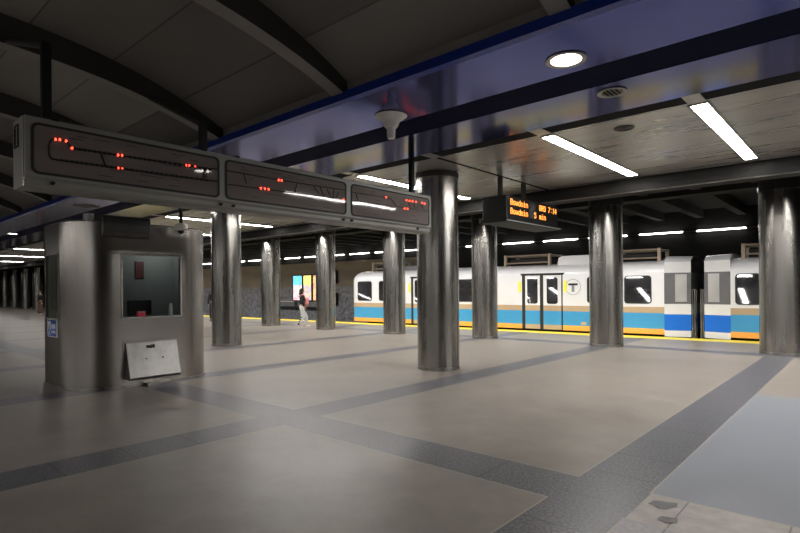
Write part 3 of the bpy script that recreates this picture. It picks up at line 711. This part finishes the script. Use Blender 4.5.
def make_car(plain_left):
    car = thing('train_car', '', 'train', (0, 0, 0), PH, 'light blue and white train cars')
    b = MB()
    xe = 6.72
    xl = -7.05 if plain_left else -xe
    stripe_side(b, xl, xe, lambda x: 0.)
    b2 = MB(); stripe_side(b2, xl, xe, lambda x: W); b.add(b2.v, b2.f); b.m[-len(b2.f):] = b2.m
    full = ROOF + [(W - w_, z_) for w_, z_ in reversed(ROOF[:-1])]
    for i in range(len(full) - 1):
        (w0, z0), (w1, z1) = full[i], full[i + 1]
        b.add([(xl, w0, z0), (xe, w0, z0), (xe, w1, z1), (xl, w1, z1)], [(0, 1, 2, 3)], 0)
    b.add([(xl, 0, .06), (xe, 0, .06), (xe, W, .06), (xl, W, .06)], [(0, 1, 2, 3)], 4)
    if plain_left: cab_end(b, xl)
    b.build('car_body', [M['tr_white'], M['tr_blue'], M['tr_tan'], M['tr_orange'], M['tr_under']], car, True)
    for sg_ in ((1,) if plain_left else (-1, 1)):                 # tapered car ends
        b = MB(); tap = .22
        def yf(x): return tap * (abs(x) - xe) / (HL - xe)
        def sd(z0, z1, mi, side, xa=xe, xb=HL):
            q0, q1 = (yf(xa), yf(xb)) if side == 0 else (W - yf(xa), W - yf(xb))
            b.add([(sg_ * xa, q0, z0), (sg_ * xb, q1, z0), (sg_ * xb, q1, z1), (sg_ * xa, q0, z1)], [(0, 1, 2, 3)], mi)
        for side in (0, 1):
            sd(.0, .2, 0, side); sd(.2, .72, 1, side); sd(.72, 1.05, 0, side); sd(1.05, 2.05, 2, side); sd(2.05, 2.40, 0, side)
        for (z0, z1, mi) in ((.0, .2, 3), (.2, .72, 1), (.72, 1.05, 0), (1.05, 2.05, 2), (2.05, 2.46, 3)):
            b.add([(sg_ * HL, tap, z0), (sg_ * HL, W - tap, z0), (sg_ * HL, W - tap, z1), (sg_ * HL, tap, z1)], [(0, 1, 2, 3)], mi)
        ec = [(.0, 2.40), (.12, 2.5), (.4, 2.60), (1.35, 2.64), (W - .4, 2.60), (W - .12, 2.5), (W, 2.40)]
        for i in range(len(ec) - 1):
            (w0, z0), (w1, z1) = ec[i], ec[i + 1]; s0 = tap * (1 - 2 * w0 / W); s1 = tap * (1 - 2 * w1 / W)
            b.add([(sg_ * xe, w0, z0), (sg_ * HL, w0 + s0, z0 - .03), (sg_ * HL, w1 + s1, z1 - .03), (sg_ * xe, w1, z1)], [(0, 1, 2, 3)], 0)
            b.add([(sg_ * xe, w0, 2.0), (sg_ * xe, w1, 2.0), (sg_ * xe, w1, z1), (sg_ * xe, w0, z0)], [(0, 1, 2, 3)], 0)
        en = b.build('car_end', [M['tr_white'], M['tr_deepblue'], M['tr_grey'], M['tr_under']], car, True)
        b = MB()
        xa, xb = xe + .3, xe + .62
        b.add([(sg_ * xa, yf(xa) - .012, 1.12), (sg_ * xb, yf(xb) - .012, 1.12), (sg_ * xb, yf(xb) - .012, 2.0), (sg_ * xa, yf(xa) - .012, 2.0)], [(0, 1, 2, 3)], 0)
        b.build('end_panel', M['signend'], en)
        b = MB()                           # swing barrier in the gap between cars
        for dx in (.04, .10):
            for yy in (.25, .5): b.tube((sg_ * (HL + dx), yy, -.1), (sg_ * (HL + dx), yy, 1.5), .018, 8)
            b.tube((sg_ * (HL + dx), .25, 1.5), (sg_ * (HL + dx), .5, 1.5), .018, 8); b.tube((sg_ * HL, .3, .6 + dx), (sg_ * (HL + dx), .3, .6 + dx), .018, 8)
        b.build('gap_barrier', M['steel_dull'], en)
    def window(x0, x1, z0=1.05, z1=1.98, y=0.):
        b = MB(); frame_mb(b, 1, -.012, .01, x1 - x0, z1 - z0, .11, .04, (x0 + x1) / 2, (z0 + z1) / 2)
        fo = b.build('window_frame', M['rubber'], car)
        MB().prism(rrect(x1 - x0 - .04, z1 - z0 - .04, .09, 5, (x0 + x1) / 2, (z0 + z1) / 2), 1, -.006, .01).build('pane', M['tr_glass'], fo)
        return fo
    for x0, x1 in ((-6.98, -6.05) if plain_left else (-6.6, -5.95), (-5.6, -4.55), (-1.55, -.35), (4.22, 5.12), (5.48, 6.34)): window(x0, x1)
    for c in (-2.87, 2.53):
        b = MB(); b.box((c - .80, -.008, .05), (c + .80, .02, 2.10)); dfr = b.build('door_frame', M['rubber'], car)
        for s_ in (-1, 1):
            b = MB(); xa = c + (-.66 if s_ < 0 else .07); xb = c + (-.07 if s_ < 0 else .76)
            for a, z, mi in ((.07, .24, 2), (.24, .75, 1), (.75, .95, 2), (.95, 2.06, 0)): b.box((xa, -.028, a), (xb, -.005, z), mi)
            lf = b.build('door_leaf', [M['tr_white'], M['tr_blue'], M['tr_tan']], dfr)
            cxp = (xa + xb) / 2
            MB().prism(rrect(.40, .98, .09, 5, cxp, 1.50), 1, -.036, -.025).build('door_pane', M['tr_glass'], lf) if False else None
            lf['label'] = 'sliding door leaf with window'
            b = MB(); b.prism(rrect(.42, .98, .09, 5, cxp, 1.50), 1, -.036, -.026)
            # third level is the deepest allowed, so the pane belongs to the frame
            b.build('door_pane', M['tr_glass'], dfr)
        for xx in (c - .9, c + .9): MB().box((xx - .06, -.012, 1.45), (xx + .06, .002, 1.85)).build('yellow_marker', M['tr_yellow'], car)
        MB().box((c - .85, -.02, 2.08), (c + .85, .01, 2.14)).build('door_header', M['tr_under'], car)
    # round T badge
    bx_, bz = 3.72, 1.62
    b = MB()
    for k in range(40):
        a0, a1 = 2 * PI * k / 40, 2 * PI * (k + 1) / 40
        b.add([(bx_ + r_ * math.cos(a), -.008, bz + r_ * math.sin(a)) for r_, a in ((.29, a0), (.29, a1), (.262, a1), (.262, a0))], [(0, 1, 2, 3)])
    b.box((bx_ - .17, -.010, bz + .06), (bx_ + .17, -.006, bz + .13), 1); b.box((bx_ - .05, -.010, bz - .17), (bx_ + .05, -.006, bz + .06), 2)
    lg = b.build('round_badge', [M['badge_ring'], M['ink'], M['badge_stem']], car); lg['label'] = 'round badge with a letter T'
    for xx in (.2, 4.1, -5.0): MB().box((xx - .09, -.012, .28), (xx + .09, .002, .38)).build('side_lamp', M['tr_tan'], car)
    # roof gear
    def rack(x0, x1):
        b = MB()
        for yy in (.55, 1.6):
            b.tube((x0, yy, 2.86), (x1, yy, 2.86), .035, 8); b.tube((x0, yy, 2.58), (x1, yy, 2.58), .03, 8)
            for xx in (x0, x1): b.box((xx - .05, yy - .05, 2.42), (xx + .05, yy + .05, 2.9))
        for xx in (x0, x1): b.tube((xx, .55, 2.86), (xx, 1.6, 2.86), .03, 8)
        b.build('roof_rack', M['rail'], car)
        MB().box((x0 + .12, .7, 2.42), (x1 - .12, 1.5, 2.74)).build('resistor_bank', M['tr_under'], car, bevel=.02)
    rack(.75, 2.6); rack(5.0, 6.45); rack(-6.45, -5.0)
    b = MB(); b.prism([(2.95, 2.42), (4.85, 2.42), (4.8, 2.72), (4.65, 2.78), (3.1, 2.78), (2.98, 2.7)], 1, .45, W - .45); b.build('roof_unit', M['tr_white'], car, bevel=.02)
    b = MB(); b.prism([(-4.6, 2.42), (-2.7, 2.42), (-2.75, 2.66), (-4.55, 2.66)], 1, .5, W - .5); b.build('roof_unit', M['tr_grey'], car, bevel=.02)
    MB().box((-6.6, .25, -.6), (6.6, W - .25, .06)).build('underframe', M['tr_under'], car)
    return car
car = make_car(True)
car.location = tk(-9.35, .12); car['label'] = 'white train car with blue band, two door pairs and round T badge'
car2 = make_car(False); car2.location = tk(5.92, .12); car2['label'] = 'second train car, cut off by the column at right edge'

# ------------------------------------------------------------------ far wall fittings
wr = MB(); wr.add([tk(uL, 3.31, 3.605), tk(uR, 3.31, 3.605), tk(uR, 3.31, 3.64), tk(uL, 3.31, 3.64), tk(uL, 3.40, 3.66), tk(uR, 3.40, 3.66)], [(0, 1, 2, 3), (3, 2, 5, 4)])
struct(wr.build('trim_9', M['housing']))
tb = MB(); tb.box((-.76, -.025, -.022), (.76, .025, .022), 0); tb.box((-.8, -.03, -.025), (-.76, .03, .025), 1); tb.box((.76, -.03, -.025), (.8, .03, .025), 1)
first = None
for i in range(24):
    L = f'white fluorescent tube high over the track, {ordn[i]} from the right end of the row'
    if first is None: o = first = tb.build('wall_tube_light', [M['light2'], M['housing']])
    else: o = first.copy(); C.objects.link(o)
    o.location = tk(-1.51 - 1.97 * i, 3.28, 3.62); o.rotation_euler = (0, 0, PH)
    tag(o, L, 'light', 'fluorescent tubes in a broken line above the track')
def poster(u0, u1, z0, z1, label, mats_):
    t = thing('wall_poster', label, 'poster', tk((u0 + u1) / 2, 3.38, z0), PH, 'lit posters on the far wall')
    w2, hh = (u1 - u0) / 2, z1 - z0
    b = MB(); frame_mb(b, 1, -.07, 0, 2 * w2 + .12, hh + .12, .02, .06, 0, hh / 2, n=2); b.build('poster_frame', M['black'], t)
    b = MB(); n_ = len(mats_)
    cuts = [0, .62, 1] if n_ == 2 else [0, 1]
    for k in range(n_): b.box((-w2, -.05, hh * cuts[k]), (w2, -.02, hh * cuts[k + 1]), k)
    b.build('poster_print', mats_, t)
poster(-25.16, -24.30, .95, 2.48, 'lit wall poster with a cyan top and pink lower part', [M['ad_pink'], M['ad_cyan']])
poster(-24.16, -23.42, .95, 2.48, 'lit yellow wall poster left of the column', [M['ad_mix'], M['ad_yellow']])
poster(-23.25, -22.3, .95, 2.48, 'lit orange wall poster half hidden behind the column', [M['ad_orange']])
t = thing('wall_cabinet', 'long pale cabinet on dark rail below the lit posters', 'cabinet', tk(-25.0, 3.38, .45), PH)
MB().box((-1.6, -.22, .1), (.1, 0, .42)).build('cabinet_body', M['tr_grey'], t, bevel=.02); MB().box((-1.7, -.24, 0), (3.2, -.16, .1)).build('rail', M['black'], t); MB().box((-1.62, -.235, .38), (.12, -.0, .44)).build('lid', M['signend'], t)
for zz, nm in ((2.35, 'upper'), (1.05, 'lower')):
    t = thing('signal_box', f'dark box on the far wall right of the poster column, {nm} of two', 'signal', tk(-21.3, 3.38, zz), PH, 'dark boxes on the far wall')
    MB().prism(rrect(.42, .75, .12, 4, 0, 0), 1, -.2, 0).build('case', M['black'], t, bevel=.02)
    MB().lathe([(.1, 0), (.1, .12), (.08, .12), (.08, 0)], 18).build('hood', M['black'], t); 
    t.children
    if nm == 'upper':
        g = MB().ball((0, -.2, .1), (.07, .03, .07), 12).build('lamp_lens', M['green'], t, True)

# ------------------------------------------------------------------ people
def skin_mesh(nodes, edges, root, sub=1):
    names = list(nodes); idx = {n_: i for i, n_ in enumerate(names)}
    me = bpy.data.meshes.new('skin'); me.from_pydata([nodes[n_][0] for n_ in names], [(idx[a], idx[b_]) for a, b_ in edges], [])
    o = bpy.data.objects.new('skin', me); C.objects.link(o)
    o.modifiers.new('s', 'SKIN').use_smooth_shade = True
    for n_ in names:
        sv = me.skin_vertices[0].data[idx[n_]]; r = nodes[n_][1]; sv.radius = r if isinstance(r, tuple) else (r, r); sv.use_root = (n_ == root)
    sb = o.modifiers.new('u', 'SUBSURF'); sb.levels = sub; sb.render_levels = sub
    bpy.context.view_layer.update(); dg = bpy.context.evaluated_depsgraph_get()
    ev = o.evaluated_get(dg).to_mesh()
    vs = [tuple(v.co) for v in ev.vertices]; fs = [tuple(p.vertices) for p in ev.polygons]
    o.evaluated_get(dg).to_mesh_clear(); bpy.data.objects.remove(o); bpy.data.meshes.remove(me)
    return vs, fs
def chain(names): return [(names[i], names[i + 1]) for i in range(len(names) - 1)]
def person(label, loc, rz, legs, arms, top, trouser, shoes, hairlen, bag=None, scale=1., patches=False):
    """faces local +Y; legs/arms = per side joint positions (x, y, z)"""
    t = thing('person', label, 'person', loc, rz); t.scale = (scale,) * 3
    J = {'pelvis': ((0, 0, .92), (.13, .10)), 'waist': ((0, 0, 1.06), (.115, .085)), 'chest': ((0, .01, 1.26), (.145, .10)), 'upper': ((0, 0, 1.38), (.11, .08)),
         'neck': ((0, .01, 1.46), .05), 'jaw': ((0, .03, 1.53), (.06, .065)), 'head': ((0, .02, 1.60), (.075, .092)), 'crown': ((0, .01, 1.67), (.06, .07))}
    Eg = chain(['pelvis', 'waist', 'chest', 'upper', 'neck', 'jaw', 'head', 'crown'])
    for s, side in ((-1, 'l'), (1, 'r')):
        kn, an, toe = legs[side]; el, wr_ = arms[side]
        J.update({'hip' + side: ((s * .09, 0, .86), .085), 'knee' + side: (kn, .058), 'calf' + side: (tuple(kn[i] * .65 + an[i] * .35 for i in range(3)), .055), 'ankle' + side: (an, .036), 'toe' + side: (toe, .032)})
        Eg += [('pelvis', 'hip' + side)] + chain(['hip' + side, 'knee' + side, 'calf' + side, 'ankle' + side, 'toe' + side])
        J.update({'sh' + side: ((s * .17, 0, 1.38), .058), 'el' + side: (el, .040), 'wr' + side: (wr_, .026)})
        d = (Vector(wr_) - Vector(el)).normalized(); pm = Vector(wr_) + d * .06; J['palm' + side] = (tuple(pm), (.036, .018))
        Eg += [('upper', 'sh' + side)] + chain(['sh' + side, 'el' + side, 'wr' + side, 'palm' + side])
    vs, fs = skin_mesh(J, Eg, 'pelvis', 1)
    b = MB(); b.add(vs, fs)
    for s, side in ((-1, 'l'), (1, 'r')):       # fingers and thumb rooted in the palm
        el, wr_ = arms[side]; d = (Vector(wr_) - Vector(el)).normalized(); pm = Vector(wr_) + d * .06
        lat = Vector((0, 1, 0)) - d * d.y
        lat = lat.normalized() if lat.length > .1 else Vector((0, 0, 1)); nrm = d.cross(lat)
        for k, (off, ln_) in enumerate(((-.027, .06), (-.009, .075), (.009, .08), (.027, .068))):
            p0 = pm + lat * off; p1 = p0 + d * ln_ * .6; p2 = p1 + (d * .8 + nrm * -.6 * s).normalized() * ln_ * .5
            b.tube(p0, p1, .009, 6, .008); b.tube(p1, p2, .008, 6, .006)
        p0 = Vector(wr_) + d * .03 + lat * .03; p1 = p0 + (lat + d).normalized() * .04; b.tube(p0, p1, .011, 6, .009); b.tube(p1, p1 + d * .03, .009, 6, .007)
    b.ball((0, .115, 1.585), (.012, .02, .02), 8)                                   # nose
    for s in (-1, 1): b.ball((s * .03, .1, 1.61), (.012, .008, .008), 8, 1); b.ball((s * .082, .015, 1.595), (.012, .025, .033), 8)
    b.ball((0, .098, 1.545), (.024, .01, .007), 8, 2)
    b.build('body', [M['skin'], M['clothblack'], M['pink']], t, True)
    K = {}; E2 = []
    K['pelvis'] = ((0, 0, .93), (.155, .125)); K['belt'] = ((0, 0, 1.03), (.14, .105)); E2.append(('pelvis', 'belt'))
    for s, side in ((-1, 'l'), (1, 'r')):
        kn, an, toe = legs[side]
        K['h' + side] = ((s * .09, 0, .85), .105); K['k' + side] = (kn, .095); K['a' + side] = (tuple(an[i] * .92 + kn[i] * .08 for i in range(3)), .085)
        E2 += [('pelvis', 'h' + side), ('h' + side, 'k' + side), ('k' + side, 'a' + side)]
    vs, fs = skin_mesh(K, E2, 'pelvis'); tr_ = MB().add(vs, fs).build('trousers', trouser, t, True)
    if patches:
        kn, an, toe = legs['r']; kv, av = Vector(kn), Vector(an); b = MB()
        for k in range(4):
            p = kv.lerp(av, .1 + .24 * k); b.ball((p.x + .03, p.y - .05, p.z), (.055, .05, .045), 10)
        b.build('dark_patches', M['clothblack'], tr_, True)
    K = {'w': ((0, 0, .98), (.15, .115)), 'waist': ((0, 0, 1.08), (.14, .105)), 'chest': ((0, .01, 1.26), (.165, .12)), 'up': ((0, 0, 1.39), (.12, .09)), 'nk': ((0, .005, 1.455), .062)}
    E2 = chain(['w', 'waist', 'chest', 'up', 'nk'])
    for s, side in ((-1, 'l'), (1, 'r')):
        el, wr_ = arms[side]; K['s' + side] = ((s * .175, 0, 1.375), .075); K['e' + side] = (el, .058); K['c' + side] = (tuple(wr_[i] * .95 + el[i] * .05 for i in range(3)), .045)
        E2 += [('up', 's' + side), ('s' + side, 'e' + side), ('e' + side, 'c' + side)]
    vs, fs = skin_mesh(K, E2, 'w'); MB().add(vs, fs).build('jacket', top, t, True)
    for s, side in ((-1, 'l'), (1, 'r')):
        kn, an, toe = legs[side]; an, toe = Vector(an), Vector(toe); dd = (toe - an); dd.z = 0; dd.normalize()
        sole = min(an.z - .09, toe.z - .035)
        K = {'heel': (tuple(an - dd * .05 + Vector((0, 0, -.045))), (.04, .042)), 'mid': (tuple(an + dd * .06 + Vector((0, 0, -.045))), (.045, .04)), 'tip': (tuple(an + dd * .17 + Vector((0, 0, -.055 + (toe.z - an.z + .06) * .8))), (.04, .028)), 'top': (tuple(an + Vector((0, 0, .02))), .045)}
        vs, fs = skin_mesh(K, [('heel', 'mid'), ('mid', 'tip'), ('heel', 'top')], 'heel'); MB().add(vs, fs).build('shoe', shoes, t, True)
    b = MB(); b.ball((0, -.005, 1.65), (.098, .108, .085), 16)
    if hairlen: b.ball((0, -.07, 1.53), (.095, .05, .16), 14); b.ball((-.07, -.02, 1.55), (.035, .06, .14), 12); b.ball((.07, -.02, 1.55), (.035, .06, .14), 12)
    b.build('hair', M['hair'], t, True)
    if bag:
        b = MB(); b.prism(rrect(.24, .36, .08, 5, .02, 1.16), 1, bag, bag + .16 if bag > 0 else bag - .16); bo = b.build('bag', M['pink'], t, bevel=.03)
        b = MB()
        for s in (-1, 1): b.tube((s * .1, bag, 1.38), (s * .11, 0, 1.47), .02, 6); b.tube((s * .11, 0, 1.47), (s * .1, -bag, 1.35), .02, 6)
        b.build('strap', M['pink'], bo)
    return t
stride = {'l': ((-.09, .20, .50), (-.09, .24, .10), (-.09, .40, .05)), 'r': ((.09, .02, .48), (.09, -.16, .10), (.09, -.02, .04))}
stand = {'l': ((-.10, .02, .49), (-.10, .0, .09), (-.11, .15, .04)), 'r': ((.10, .03, .49), (.11, -.02, .09), (.12, .13, .04))}
armw = {'l': ((-.24, .02, 1.12), (-.20, .20, .98)), 'r': ((.24, -.06, 1.12), (.22, .06, .92))}
armd = {'l': ((-.23, -.03, 1.12), (-.23, .03, .88)), 'r': ((.23, -.03, 1.12), (.23, .03, .88))}
x, y = on_z(302, 327.5, 0)
person('person walking in black top and pale trousers with a pink bag in front', (x, y, 0), T - 1.15, stride, armw, M['clothblack'], M['clothwhite'], M['shoe'], True, bag=.13, scale=.96, patches=True)
x, y = on_z(40.5, 315.3, 0)
person('distant person in dark jacket and brown trousers at far left by the booth', (x, y, 0), T + 2.8, stand, armd, M['clothblack'], M['clothbrown'], M['shoe'], False)
x, y = on_z(213.2, 321, 0)
person('person in black coat half hidden behind the column right of the booth', (x, y, 0), T + .6, stand, armd, M['clothblack'], M['clothblack'], M['clothblack'], True)

# ------------------------------------------------------------------ world and view
wd = bpy.data.worlds.new('world'); S.world = wd; wd.use_nodes = True
wd.node_tree.nodes['Background'].inputs[0].default_value = (.003, .003, .0035, 1)
S.view_settings.view_transform = 'Standard'; S.view_settings.look = 'None'; S.view_settings.exposure = .05; S.view_settings.gamma = .95
S.cycles.use_denoising = True
S.cycles.max_bounces = 8; S.cycles.sample_clamp_indirect = 6
